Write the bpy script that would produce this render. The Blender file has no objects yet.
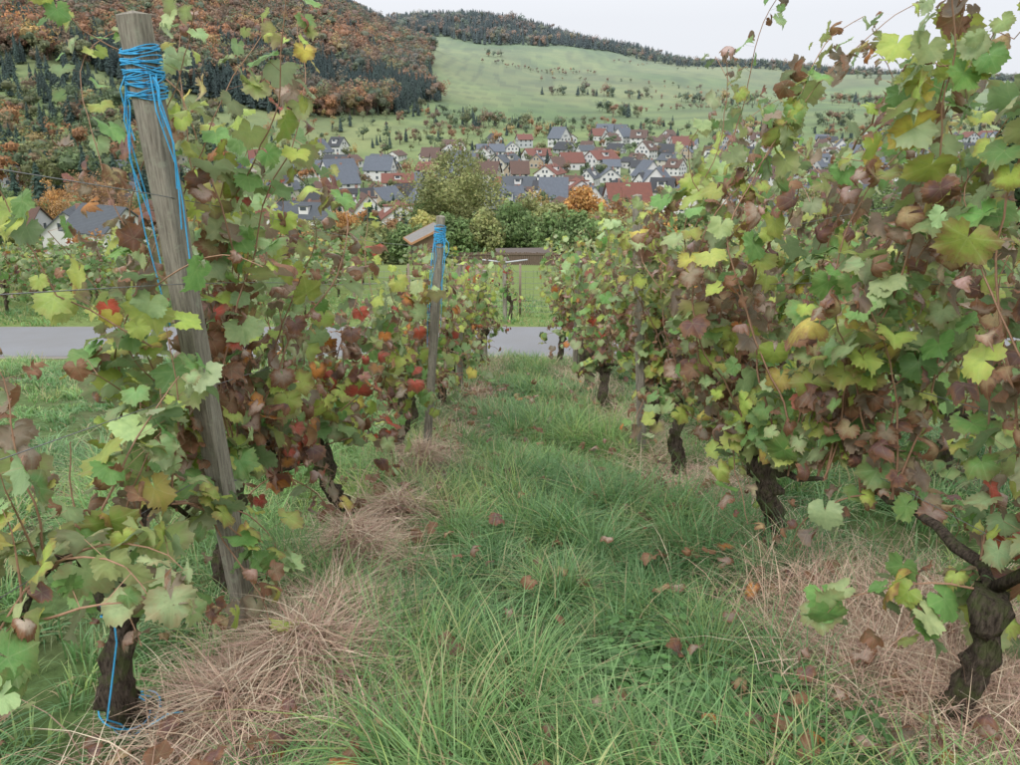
import bpy, math, numpy as np
from mathutils import Vector
rng=np.random.default_rng(7)
scene=bpy.context.scene
PITCH=math.radians(18.9); CH=1.6; F=793.0
cp,sp=math.cos(PITCH),math.sin(PITCH)
# ------------------------------------------------------------ terrain height
_py=np.array([-200,-30,0,14.4,18,30,60,95,130,200,260,350,430,500,600,800,1000,1200,1400,1600,2200,3000,7000],float)
_pz=np.array([30,6,0,-2.88,-3.2,-4.6,-10,-16,-21,-28,-30,-30,-27.5,-23,-15,0,18,45,72,84,60,40,20],float)
_m=np.gradient(_pz,_py)
def prof(y):
    y=np.asarray(y,float)
    lin=np.interp(y,_py,_pz)
    i=np.clip(np.searchsorted(_py,y)-1,0,len(_py)-2)
    h=_py[i+1]-_py[i]; t=np.clip((y-_py[i])/h,0,1)
    c=(2*t**3-3*t**2+1)*_pz[i]+(t**3-2*t**2+t)*h*_m[i]+(-2*t**3+3*t**2)*_pz[i+1]+(t**3-t**2)*h*_m[i+1]
    return np.where(y<60,lin,c)
def G(x,y,cx,cy,sx,sy,a): return a*np.exp(-((x-cx)/sx)**2/2-((y-cy)/sy)**2/2)
def hz(x,y):
    x=np.asarray(x,float); y=np.asarray(y,float)
    z=prof(y)
    u=x/np.maximum(y,1)
    k=np.clip((y-500)/700,0,1)
    z=np.where(y>600,-15+(z+15)*np.interp(u,[-.1,.08,.3,.6,1],[1,1,.86,.70,.6]),z)
    z=z+G(x,y,-330,1080,np.where(x<-330,200,150),260,118)
    z=z+G(x,y,-1150,1750,420,320,130)+G(x,y,-85,1900,240,260,95)
    z=z+G(x,y,-520,700,190,220,60)+G(x,y,-330,420,90,130,16)
    z=z+k*(4*np.sin(x/83.+y/190.)+3*np.sin(x/47.-y/70.+1.3)+1.2*np.sin(x/19.+y/23.))
    n=np.clip((y-20)/60,0,1)*np.clip((900-y)/400,0,1)
    z=z+n*(.5*np.sin(x/17.+y/29.)+.3*np.sin(x/9.-y/13.))
    return z
def X_at(px,Y):
    X=0.
    for _ in range(4): X=(px-510)/F*(Y*cp+(CH-float(hz(X,Y)))*sp)
    return X
def ghit(px,py):
    a=PITCH+math.atan((py-382)/F)
    Y=.5
    while Y<3000:
        if CH-Y*math.tan(a)<float(hz(0,Y)): break
        Y+=.02
    return X_at(px,Y),Y
# ------------------------------------------------------------ materials
def newmat(name):
    m=bpy.data.materials.new(name); m.use_nodes=True
    nt=m.node_tree; nt.nodes.clear()
    return m,nt
def N(nt,t,**k):
    n=nt.nodes.new(t)
    for a,b in k.items(): setattr(n,a,b)
    return n
def mixc(nt,f,a,b,blend='MIX'):
    n=nt.nodes.new('ShaderNodeMix'); n.data_type='RGBA'; n.blend_type=blend
    for s,v in ((0,f),(6,a),(7,b)):
        if isinstance(v,bpy.types.NodeSocket): nt.links.new(v,n.inputs[s])
        elif s==0: n.inputs[0].default_value=v
        else: n.inputs[s].default_value=(*v[:3],1)
    return n.outputs[2]
def mth(nt,op,a,b=0.,c=None,clamp=False):
    n=nt.nodes.new('ShaderNodeMath'); n.operation=op; n.use_clamp=clamp
    for i,v in enumerate((a,b,c)):
        if v is None: continue
        if isinstance(v,bpy.types.NodeSocket): nt.links.new(v,n.inputs[i])
        else: n.inputs[i].default_value=v
    return n.outputs[0]
def noise(nt,scale,detail=4,rough=.6,vec=None):
    n=nt.nodes.new('ShaderNodeTexNoise'); n.inputs['Scale'].default_value=scale
    n.inputs['Detail'].default_value=detail; n.inputs['Roughness'].default_value=rough
    if vec is None:
        g=nt.nodes.new('ShaderNodeNewGeometry'); vec=g.outputs['Position']
    nt.links.new(vec,n.inputs['Vector'])
    return n.outputs[0]
def ramp01(nt,v,a,b):
    n=nt.nodes.new('ShaderNodeMapRange'); n.inputs[1].default_value=a; n.inputs[2].default_value=b
    nt.links.new(v,n.inputs[0]); return n.outputs[0]
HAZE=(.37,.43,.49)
def hazed(nt,col,scale=3300.):  # distance haze painted into the base colour, stronger with world Y
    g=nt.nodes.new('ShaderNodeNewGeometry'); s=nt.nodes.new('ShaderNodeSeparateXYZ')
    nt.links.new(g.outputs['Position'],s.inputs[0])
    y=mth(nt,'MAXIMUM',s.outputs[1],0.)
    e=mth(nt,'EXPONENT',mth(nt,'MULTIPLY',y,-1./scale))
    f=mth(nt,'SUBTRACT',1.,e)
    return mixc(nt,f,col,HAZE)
def finish(m,nt,col,rough=.8,bump=None,bs=.3,bd=.01,spec=.3,transl=0,metal=0.):
    b=N(nt,'ShaderNodeBsdfPrincipled')
    if isinstance(col,bpy.types.NodeSocket): nt.links.new(col,b.inputs['Base Color'])
    else: b.inputs['Base Color'].default_value=(*col,1)
    b.inputs['Roughness'].default_value=rough
    b.inputs['Specular IOR Level'].default_value=spec
    b.inputs['Metallic'].default_value=metal
    if bump is not None:
        q=N(nt,'ShaderNodeBump'); q.inputs['Strength'].default_value=bs; q.inputs['Distance'].default_value=bd
        nt.links.new(bump,q.inputs['Height']); nt.links.new(q.outputs[0],b.inputs['Normal'])
    o=N(nt,'ShaderNodeOutputMaterial'); out=b.outputs[0]
    if transl>0:
        t=N(nt,'ShaderNodeBsdfTranslucent')
        nt.links.new(col,t.inputs[0])
        x=N(nt,'ShaderNodeMixShader'); x.inputs[0].default_value=transl
        nt.links.new(out,x.inputs[1]); nt.links.new(t.outputs[0],x.inputs[2]); out=x.outputs[0]
    nt.links.new(out,o.inputs[0])
    return m
def attr(nt,name='col'):
    a=nt.nodes.new('ShaderNodeAttribute'); a.attribute_name=name; return a.outputs['Color']
def mk_leaf():
    m,nt=newmat('grape_leaf'); c=attr(nt); p=attr(nt,'par')
    s=nt.nodes.new('ShaderNodeSeparateColor'); nt.links.new(p,s.inputs[0])
    vein,edge,dry=s.outputs
    n1=noise(nt,38,5,.65); n2=noise(nt,140,3,.6)
    f=mth(nt,'ADD',mth(nt,'MULTIPLY',edge,.55),mth(nt,'MULTIPLY',n1,.9))
    f=mth(nt,'MULTIPLY',ramp01(nt,f,.67,.99),mth(nt,'MULTIPLY',dry,1.25),clamp=True)
    col=mixc(nt,f,c,(.24,.12,.07))
    spots=mth(nt,'MULTIPLY',ramp01(nt,n2,.60,.70),mth(nt,'MULTIPLY',dry,.6),clamp=True)
    col=mixc(nt,spots,col,(.15,.075,.05))
    var=mixc(nt,ramp01(nt,n1,.3,.75),(.80,.86,.80),(1.24,1.18,1.1))
    col=mixc(nt,1.,col,var,'MULTIPLY')
    vf=mth(nt,'MULTIPLY',mth(nt,'POWER',vein,8.),.4)
    light=mixc(nt,.5,col,(.6,.62,.35))
    col=mixc(nt,vf,col,light)
    g=nt.nodes.new('ShaderNodeNewGeometry')
    pale=mixc(nt,.30,col,(.46,.50,.40))
    col=mixc(nt,g.outputs['Backfacing'],col,pale)
    return finish(m,nt,col,.5,n2,.4,.004,.4,.33)
M_leaf=mk_leaf()
def mk_bark(name,a,b,moss):
    m,nt=newmat(name)
    tc=nt.nodes.new('ShaderNodeNewGeometry'); mp=nt.nodes.new('ShaderNodeMapping'); mp.inputs['Scale'].default_value=(1,1,.22)
    nt.links.new(tc.outputs['Position'],mp.inputs[0])
    n=noise(nt,90,6,.7,mp.outputs[0]); n2=noise(nt,14,3,.6)
    col=mixc(nt,ramp01(nt,n,.35,.7),a,b)
    col=mixc(nt,mth(nt,'MULTIPLY',ramp01(nt,n2,.48,.62),moss),col,(.13,.16,.06))
    return finish(m,nt,col,.95,n,1.,.04,.1)
M_bark=mk_bark('vine_bark',(.045,.035,.028),(.24,.19,.15),.7)
m,nt=newmat('vine_cane'); M_cane=finish(m,nt,mixc(nt,noise(nt,60),(.22,.11,.07),(.46,.29,.19)),.6)
m,nt=newmat('grass_blade'); M_grass=finish(m,nt,mixc(nt,1.,attr(nt),mixc(nt,noise(nt,3.),(.74,.8,.74),(1.25,1.2,1.15)),'MULTIPLY'),.45,None,spec=.45,transl=.3)
m,nt=newmat('dry_grass'); M_hay=finish(m,nt,attr(nt),.7,None,spec=.3)
def mk_ground():
    m,nt=newmat('ground_soil_grass')
    c=attr(nt)
    n=noise(nt,9,8,.7); n2=noise(nt,.035,6,.65); n3=noise(nt,.6,5,.7)
    g=nt.nodes.new('ShaderNodeNewGeometry'); s=nt.nodes.new('ShaderNodeSeparateXYZ'); nt.links.new(g.outputs['Position'],s.inputs[0])
    far=ramp01(nt,s.outputs[1],16,60)
    v=mixc(nt,ramp01(nt,n,.3,.7),(.6,.58,.55),(1.4,1.4,1.35))
    near=mixc(nt,1.,c,v,'MULTIPLY')
    v2=mixc(nt,ramp01(nt,n2,.38,.62),(.66,.74,.66),(1.22,1.10,1.0))
    v2=mixc(nt,.5,v2,mixc(nt,ramp01(nt,n3,.3,.7),(.7,.75,.7),(1.25,1.2,1.2)))
    fr=mixc(nt,1.,c,v2,'MULTIPLY')
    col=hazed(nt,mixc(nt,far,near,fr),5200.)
    return finish(m,nt,col,.95,n,.8,.03,.1)
M_ground=mk_ground()
m,nt=newmat('asphalt')
n=noise(nt,160,4,.7); n2=noise(nt,.9,5,.6)
c=mixc(nt,n,(.14,.145,.16),(.25,.255,.27)); c=mixc(nt,ramp01(nt,n2,.35,.7),c,mixc(nt,.5,c,(.16,.155,.15)))
M_road=finish(m,nt,c,.75,n,.4,.004,.4)
def mk_tree():
    m,nt=newmat('tree_foliage'); c=attr(nt)
    v=mixc(nt,noise(nt,.9,3,.7),(.66,.68,.66),(1.36,1.34,1.3))
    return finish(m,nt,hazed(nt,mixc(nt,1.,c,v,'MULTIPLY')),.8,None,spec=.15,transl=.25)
M_tree=mk_tree()
def simple(name,col,rough=.8,var=.25,sc=6,hz_=False,**k):
    m,nt=newmat(name); n=noise(nt,sc,5,.65)
    c=mixc(nt,n,tuple(v*(1-var) for v in col),tuple(min(1,v*(1+var)) for v in col))
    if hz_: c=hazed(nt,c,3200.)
    return finish(m,nt,c,rough,n,.3,.01,**k)
M_trunk=simple('tree_bark',(.09,.07,.055),.9,.4,4)
M_twine=simple('blue_twine',(.06,.38,.68),.6,.25,60)
M_wire=simple('galvanised_wire',(.25,.25,.26),.45,.2,50,metal=.6)
# ------------------------------------------------------------ mesh builder
class B:
    def __init__(s): s.V=[];s.T=[];s.M=[];s.C=[];s.P=[];s.n=0
    def add(s,V,T,mat=0,col=(.5,.5,.5),par=(0,0,0)):
        V=np.asarray(V,float).reshape(-1,3); T=np.asarray(T,int).reshape(-1,3)
        s.V.append(V); s.T.append(T+s.n); s.M.append(np.full(len(T),mat,np.int32))
        s.C.append(np.broadcast_to(np.asarray(col,float),(len(V),3))); s.P.append(np.broadcast_to(np.asarray(par,float),(len(V),3)))
        s.n+=len(V)
    def obj(s,name,mats,smooth=True,origin=None,parent=None):
        V=np.concatenate(s.V);T=np.concatenate(s.T);M=np.concatenate(s.M);C=np.concatenate(s.C);P=np.concatenate(s.P)
        if origin is not None: V=V-np.asarray(origin)
        me=bpy.data.meshes.new(name)
        me.vertices.add(len(V)); me.vertices.foreach_set('co',V.astype(np.float32).ravel())
        me.loops.add(len(T)*3); me.loops.foreach_set('vertex_index',T.astype(np.int32).ravel())
        me.polygons.add(len(T)); me.polygons.foreach_set('loop_start',np.arange(0,len(T)*3,3,dtype=np.int32))
        try: me.polygons.foreach_set('loop_total',np.full(len(T),3,np.int32))
        except Exception: pass
        me.polygons.foreach_set('material_index',M)
        me.polygons.foreach_set('use_smooth',np.full(len(T),smooth,bool))
        for nm,A in (('col',C),('par',P)):
            a=me.attributes.new(nm,'FLOAT_COLOR','POINT')
            a.data.foreach_set('color',np.concatenate([A,np.ones((len(A),1))],1).astype(np.float32).ravel())
        for q in mats: me.materials.append(q)
        me.update(calc_edges=True)
        o=bpy.data.objects.new(name,me); scene.collection.objects.link(o)
        if origin is not None: o.location=origin
        if parent: o.parent=parent
        return o
def tube(P,R,sides=6,lump=0.,cap=True):
    P=np.asarray(P,float); n=len(P); R=np.broadcast_to(R,(n,))
    d=np.gradient(P,axis=0); d/=np.linalg.norm(d,axis=1)[:,None]+1e-9
    ref=np.array([.13,.97,.2]) if abs(d[0,1])<.8 else np.array([1,0,.1])
    a=np.cross(d,ref); a/=np.linalg.norm(a,axis=1)[:,None]+1e-9; b=np.cross(d,a)
    th=np.linspace(0,2*math.pi,sides,endpoint=False)
    r=R[:,None]*(1+lump*rng.standard_normal((n,sides)))
    V=P[:,None]+r[...,None]*(a[:,None]*np.cos(th)[None,:,None]+b[:,None]*np.sin(th)[None,:,None])
    i=np.arange(n-1)[:,None]*sides; j=np.arange(sides); k=(j+1)%sides
    A=i+j;Bq=i+k;C=Bq+sides;D=A+sides
    T=np.stack([np.stack([A,Bq,C],-1),np.stack([A,C,D],-1)],2).reshape(-1,3)
    V=V.reshape(-1,3)
    if cap:
        V=np.concatenate([V,P[:1],P[-1:]]); c0=n*sides;c1=c0+1; e=(n-1)*sides
        T=np.concatenate([T,np.stack([np.full(sides,c0),k,j],1),np.stack([np.full(sides,c1),e+j,e+k],1)])
    return V,T
def boxv(x0,x1,y0,y1,z0,z1):
    V=np.array([[x,y,z] for z in (z0,z1) for y in (y0,y1) for x in (x0,x1)],float)
    Q=[(0,2,3,1),(4,5,7,6),(0,1,5,4),(2,6,7,3),(0,4,6,2),(1,3,7,5)]
    T=[t for a,b,c,d in Q for t in ((a,b,c),(a,c,d))]
    return V,np.array(T)
# ------------------------------------------------------------ leaf templates
_k=[(0,.98),(13,.88),(26,.80),(38,.86),(52,.93),(66,.85),(80,.76),(94,.80),(108,.82),(125,.74),(145,.64),(165,.48)]
ang=np.array([-a for a,_ in _k[::-1][:-1]]+[a for a,_ in _k],float); rad=np.array([r for _,r in _k[::-1][:-1]]+[r for _,r in _k])
veinA={0,52,-52,108,-108}
def leaf_templates(nv,lod):
    VS=[]
    if lod==0:
        oa=[];orr=[]
        for i in range(len(ang)-1):
            oa+= [ang[i],(ang[i]+ang[i+1])/2]; orr+=[rad[i],(rad[i]+rad[i+1])/2*.92]
        oa.append(ang[-1]);orr.append(rad[-1]); oa=np.array(oa);orr=np.array(orr)
        ni=len(ang);no=len(oa)
        T=[]
        for i in range(ni-1):
            T.append((0,1+i,2+i)); o=1+ni+2*i
            T+= [(1+i,o,o+1),(1+i,o+1,2+i),(2+i,o+1,o+2)]
        par=np.zeros((1+ni+no,2)); par[0]=(1,0)
        for i,a in enumerate(ang): par[1+i]=(1. if int(a) in veinA else 0,.5)
        for i,a in enumerate(oa): par[1+ni+i]=(1. if (i%2==0 and int(a) in veinA) else 0,1)
        A=np.radians(np.concatenate([ang,oa])); R0=np.concatenate([rad*.52,orr])
    else:
        idx=[0,2,5,7,9,11,13,15,17,20,22]
        A=np.radians(ang[idx]); R0=rad[idx]; T=[(0,1+i,2+i) for i in range(len(idx)-1)]
        par=np.ones((1+len(idx),2)); par[:,0]=0; par[0]=(0,0)
    for v in range(nv):
        c=v/(nv-1)
        R=R0*(1+.05*rng.standard_normal(len(R0)))
        x=np.concatenate([[0],R*np.sin(A)]); y=np.concatenate([[0],R*np.cos(A)])
        x=x*rng.uniform(.95,1.15)
        r=np.hypot(x,y)
        cur=rng.uniform(.05,.5)+c*.7; fold=rng.uniform(-.1,.4)+c*.4
        z=-cur*r**2*rng.uniform(.5,1)+fold*np.abs(x)+(.08+.12*c)*np.sin(5*x+rng.uniform(0,6))*r+(.08+.12*c)*np.sin(6*y+rng.uniform(0,6))*r+.04*r*rng.standard_normal(len(r))
        if c>.5:
            x=x*(1-.5*np.abs(x)); y=y-.33*r**2*c; z=z+.3*c*np.sin(3*y+x*2+rng.uniform(0,6))
        VS.append(np.stack([x,y,z],1))
    return np.array(VS),np.array(T),par
LT0=leaf_templates(20,0); LT1=leaf_templates(10,1)
def add_leaves(b,pos,nrm,tip,size,col,dry,LT,mat):
    VS,T,par=LT; n=len(pos)
    if n==0:return
    nrm=nrm/(np.linalg.norm(nrm,axis=1)[:,None]+1e-9)
    side=np.cross(tip,nrm); side/=np.linalg.norm(side,axis=1)[:,None]+1e-9
    t=np.cross(nrm,side)
    nv=len(VS)
    k=np.clip((dry*.9*nv*rng.uniform(.3,1.1,n)).astype(int)+rng.integers(0,3,n),0,nv-1)
    L=VS[k]*size[:,None,None]
    W=pos[:,None]+L[...,0:1]*side[:,None]+L[...,1:2]*t[:,None]+L[...,2:3]*nrm[:,None]
    m=VS.shape[1]
    TT=(T[None][:,:,[0,2,1]]+np.arange(n)[:,None,None]*m)
    P=np.zeros((n,m,3)); P[...,:2]=par; P[...,2]=dry[:,None]
    b.add(W.reshape(-1,3),TT.reshape(-1,3),mat,np.repeat(col,m,0),P.reshape(-1,3))
PAL=dict(yg=(.44,.54,.13),g=(.20,.37,.12),pale=(.40,.52,.26),y=(.64,.55,.13),br=(.27,.15,.09),pu=(.22,.115,.11),pk=(.50,.36,.32),red=(.50,.09,.06),og=(.60,.25,.07),tan=(.48,.35,.20))
PN=list(PAL); PC=np.array([PAL[k] for k in PN]); DRY=np.array([.33,.12,.2,.5,1,.9,.9,.6,.6,1.])
#            yg   g  pale y   br  pu  pk  red og tan
W_top=np.array([.40,.24,.25,.04,.03,.03,.03,.005,.005,.015])
W_mid=np.array([.20,.18,.18,.03,.13,.10,.13,.008,.01,.08])
W_low=np.array([.20,.27,.21,.03,.10,.06,.06,.005,.005,.07])
def leafcols(n,hf,extra,cl=None):
    c=np.zeros((n,3));d=np.zeros(n)
    for i in range(n):
        f=hf[i]
        w=W_top if f>.78 else (W_mid if f>.35 else W_low)
        if 0.62<f<=.78: w=(W_top+W_mid)/2
        w=w*extra
        if cl is not None:
            q=cl[i]; w=w*np.where(DRY>.55,math.exp(1.6*q),math.exp(-1.1*q))
        w=w/w.sum()
        k=rng.choice(10,p=w); c[i]=PC[k]; d[i]=DRY[k]
    c*=rng.uniform(.7,1.2,(n,1))*rng.uniform(.93,1.07,(n,3))
    return c,np.clip(d+rng.uniform(-.2,.25,n),0,1)
TRUNK={}
def vine(bx,by,rd,s,H,lod=0,nsh=18,extra=None,hw=.36,lsz=.077,dens=1.,low=.3,name='grapevine',tr=.045,lean=0.):
    b=B(); z0=float(hz(bx,by)); up=np.array([0,0,1.]); rd=np.array([rd,1.,-.2]);rd/=np.linalg.norm(rd)
    perp=np.array([rd[1],-rd[0],0]); base=np.array([bx,by,z0])
    ex=np.ones(10) if extra is None else extra
    head=base+np.array([rng.uniform(-.10,.10)+lean,rng.uniform(-.2,.2),rng.uniform(.50,.72)])
    n=18; t=np.linspace(0,1,n)[:,None]
    P=(base-[0,0,.08])*(1-t)+head*t+np.sin(t*math.pi)*np.array([rng.uniform(-.12,.12),rng.uniform(-.12,.12),0])
    P+=np.sin(t*9+rng.uniform(0,6))*.018+rng.standard_normal((n,3))*.008
    R=tr*(1.15-.35*t[:,0]+.3*np.exp(-t[:,0]*8)+.45*np.exp(-((t[:,0]-.93)/.12)**2))*(1+.14*rng.standard_normal(n))
    b.add(*tube(P,R,14,.17),0,(.1,.1,.1)); TRUNK['P']=P; TRUNK['R']=R
    for _ in range(5):
        q=P[rng.integers(10,n)]; dd=rng.standard_normal(3)*.035+[0,0,.04]
        b.add(*tube([q,q+dd*.6,q+dd],[tr*.75,tr*.6,tr*.3],7,.15),0)
    cord=[]
    for sg in (-1,1):
        L=s*.55*rng.uniform(.85,1.05); n=9; t=np.linspace(0,1,n)[:,None]
        e=head+rd*sg*L+up*rng.uniform(-.05,.12)
        P=head*(1-t)+e*t+np.sin(t*math.pi)*up*rng.uniform(-.04,.16)+rng.standard_normal((n,3))*.010
        b.add(*tube(P,np.linspace(tr*.5,.008,n),7,.1),0); cord.append(P)
    LP=[];LN=[];LS=[];LH=[]
    for i in range(nsh):
        P=cord[i%2]; q=P[rng.integers(0,len(P))].copy()+rng.standard_normal(3)*.01
        isl=rng.random()<low
        top=(H-.6)*rng.choice([rng.uniform(.45,.85),rng.uniform(.85,1.25)])
        sg=rng.choice([-1,1])
        if isl: d=perp*sg*rng.uniform(.4,.9)+rd*rng.normal(0,.6)+up*rng.uniform(-.3,.7); Ls=rng.uniform(.35,.8)
        else: d=up*1.+perp*rng.normal(0,.15)+rd*rng.normal(0,.22); Ls=top*1.08
        st=.06 if lod==0 else .075
        pts=[q.copy()]; ns=max(4,int(Ls/st))
        for j in range(ns):
            f=j/ns
            d=d/np.linalg.norm(d); d=d+rng.standard_normal(3)*[.10,.10,.06]
            off=np.dot(pts[-1]-base,perp)
            if abs(off)>hw*.8: d-=perp*np.sign(off)*(.12 if not isl else .3)
            if isl: d[2]-=.15
            elif f>.8: d[2]-=.09; d+=perp*sg*.05
            d/=np.linalg.norm(d)
            q=q+d*st
            if q[2]<float(z0)+.12: break
            pts.append(q.copy())
            for _ in range(1+(rng.random()<(.75 if f<.75 else .35)*dens)):
                if rng.random()>.88*dens: continue
                o=rng.standard_normal(3); o[2]=abs(o[2])*.3; o+=perp*np.sign(o@perp)*.5; o/=np.linalg.norm(o)
                pl=rng.uniform(.04,.12)*(1. if f<.8 else .7)
                lp=q+o*pl
                LP.append((q.copy(),lp))
                nn=o*rng.uniform(.3,1.)+up*rng.uniform(.1,.9)+rng.standard_normal(3)*.45
                LN.append(nn); LS.append(lsz*rng.uniform(.5,1.25)*(1 if f<.8 else rng.uniform(.5,.9)))
                LH.append((lp[2]-z0)/max(H,1.))
        n=len(pts)
        if n>2: b.add(*tube(pts,np.linspace(.0052,.0017,n)*(1 if lod==0 else 1.2),4 if lod==0 else 3,0,False),1)
    n=len(LP)
    A=np.array([a for a,_ in LP]);L=np.array([c for _,c in LP]);Nn=np.array(LN);S=np.array(LS);Hh=np.array(LH)
    cl=np.sin(L[:,1]*5.1+L[:,2]*3.7+L[:,0]*4)+np.sin(L[:,2]*7.3-L[:,1]*3.1+1)+.6*np.sin(L[:,1]*13+L[:,2]*9)
    c,dr=leafcols(n,Hh,ex,cl*.7)
    tip=(L-A)*3+np.array([0,0,-1.])*rng.uniform(.3,1.8,(n,1))+rng.standard_normal((n,3))*.4
    S=S*np.where(dr>.8,.88,1)
    add_leaves(b,L,Nn,tip,S,c,dr,LT0 if lod==0 else LT1,2)
    if lod==0:
        w=np.array([.0014,0,0]); V=np.stack([A-w,A+w,L+w,L-w],1).reshape(-1,3)
        i=np.arange(n)[:,None]*4; T=np.concatenate([i+[0,1,2],i+[0,2,3]]); b.add(V,T,1)
    return b.obj(name,[M_bark,M_cane,M_leaf],origin=base)
def ex(**k):
    e=np.ones(10)
    for a,v in k.items(): e[PN.index(a)]=v
    return e
LX=lambda y:-1.22+.07*(y-2.6)
RX=lambda y:1.42-.045*(y-3.5)
vine(LX(2.25)-.06,2.3,.07,.95,1.16,0,20,ex(br=1.2,g=1.6,pale=1.8,red=.2,og=.2),hw=.36,low=.35,tr=.050,dens=.95)
NT=dict(TRUNK)
vine(LX(3.3)+.03,3.35,.07,.95,2.4,0,22,ex(red=1.5,br=1.9,pk=1.8,pu=1.6),hw=.30,low=.25,tr=.042)
vine(LX(4.6),4.5,.07,1.25,1.9,0,22,ex(red=18,og=14,pk=1.5),hw=.34,low=.3)
for y,H in ((5.9,1.6),(7.2,1.6),(8.6,1.65),(10.0,1.7),(11.5,1.7),(13.,1.7)):
    vine(LX(y)+rng.uniform(-.06,.06),y,.07,1.35,H,0 if y<8 else 1,22,ex(yg=1.5,red=3,og=3),hw=.33,lsz=.078,low=.3)
vine(RX(2.3)+.05,2.35,-.045,1.5,2.4,0,25,ex(br=1.2,pu=1.7,g=1.4),hw=.42,low=.35)
vine(RX(3.86)-.04,3.86,-.045,1.5,2.75,0,31,ex(pu=1.9,pk=1.9,br=1.6),hw=.42,low=.2,tr=.05)
vine(RX(5.4),5.4,-.045,1.5,2.1,0,27,ex(pu=1.9,pk=2.0,br=1.7,og=2),hw=.38,low=.25)
for y,H in ((7.0,1.95),(8.6,1.9),(10.2,1.95),(11.8,2.0),(13.2,1.9)):
    vine(RX(y)+rng.uniform(-.06,.06),y,-.045,1.6,H,0 if y<8 else 1,25,ex(yg=1.1,br=1.6,pk=1.6,og=3),hw=.38,lsz=.078,tr=.052,low=.25,lean=-.06)
for y in np.arange(2.5,13.5,1.6):
    vine(3.55-.045*(y-3.5),y,-.045,1.6,rng.uniform(2.0,2.4),1,22,ex(yg=1.3,g=1.5),hw=.36,lsz=.09)
def loose_shoot(P,name,n=14):
    P=np.array(P,float); t=np.linspace(0,1,n); k=np.linspace(0,1,len(P))
    Q=np.stack([np.interp(t,k,P[:,i]) for i in range(3)],1)+rng.standard_normal((n,3))*.012
    b=B(); b.add(*tube(Q,np.linspace(.004,.0015,n),4),0)
    L=np.repeat(Q[1:],2,0)+rng.standard_normal(((n-1)*2,3))*.05; m=len(L)
    c,d=leafcols(m,np.ones(m),ex(yg=1.5))
    add_leaves(b,L,rng.standard_normal((m,3))*.5+[0,-.6,.5],rng.standard_normal((m,3))*.5+[0,0,-1.],rng.uniform(.035,.07,m),c,d*.5,LT0,1)
    b.obj(name,[M_cane,M_leaf])
def W3(px,py,Y):
    a=(py-382)/F
    dy=cp - a*sp; dz=-sp-a*cp; dx=(px-510)/F
    t=Y/dy
    return (dx*t,Y,CH+dz*t)
loose_shoot([W3(235,260,3.05),W3(205,150,3.1),W3(170,80,3.1),W3(90,30,3.0),W3(50,0,2.9),W3(5,-15,2.8)],'grapevine_shoot',12)
loose_shoot([W3(150,350,2.5),W3(60,290,2.35),W3(15,230,2.3),W3(-10,150,2.3)],'grapevine_shoot',10)
loose_shoot([W3(850,150,3.0),W3(905,70,2.8),W3(960,60,2.6),W3(1040,10,2.4)],'grapevine_shoot',18)
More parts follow.
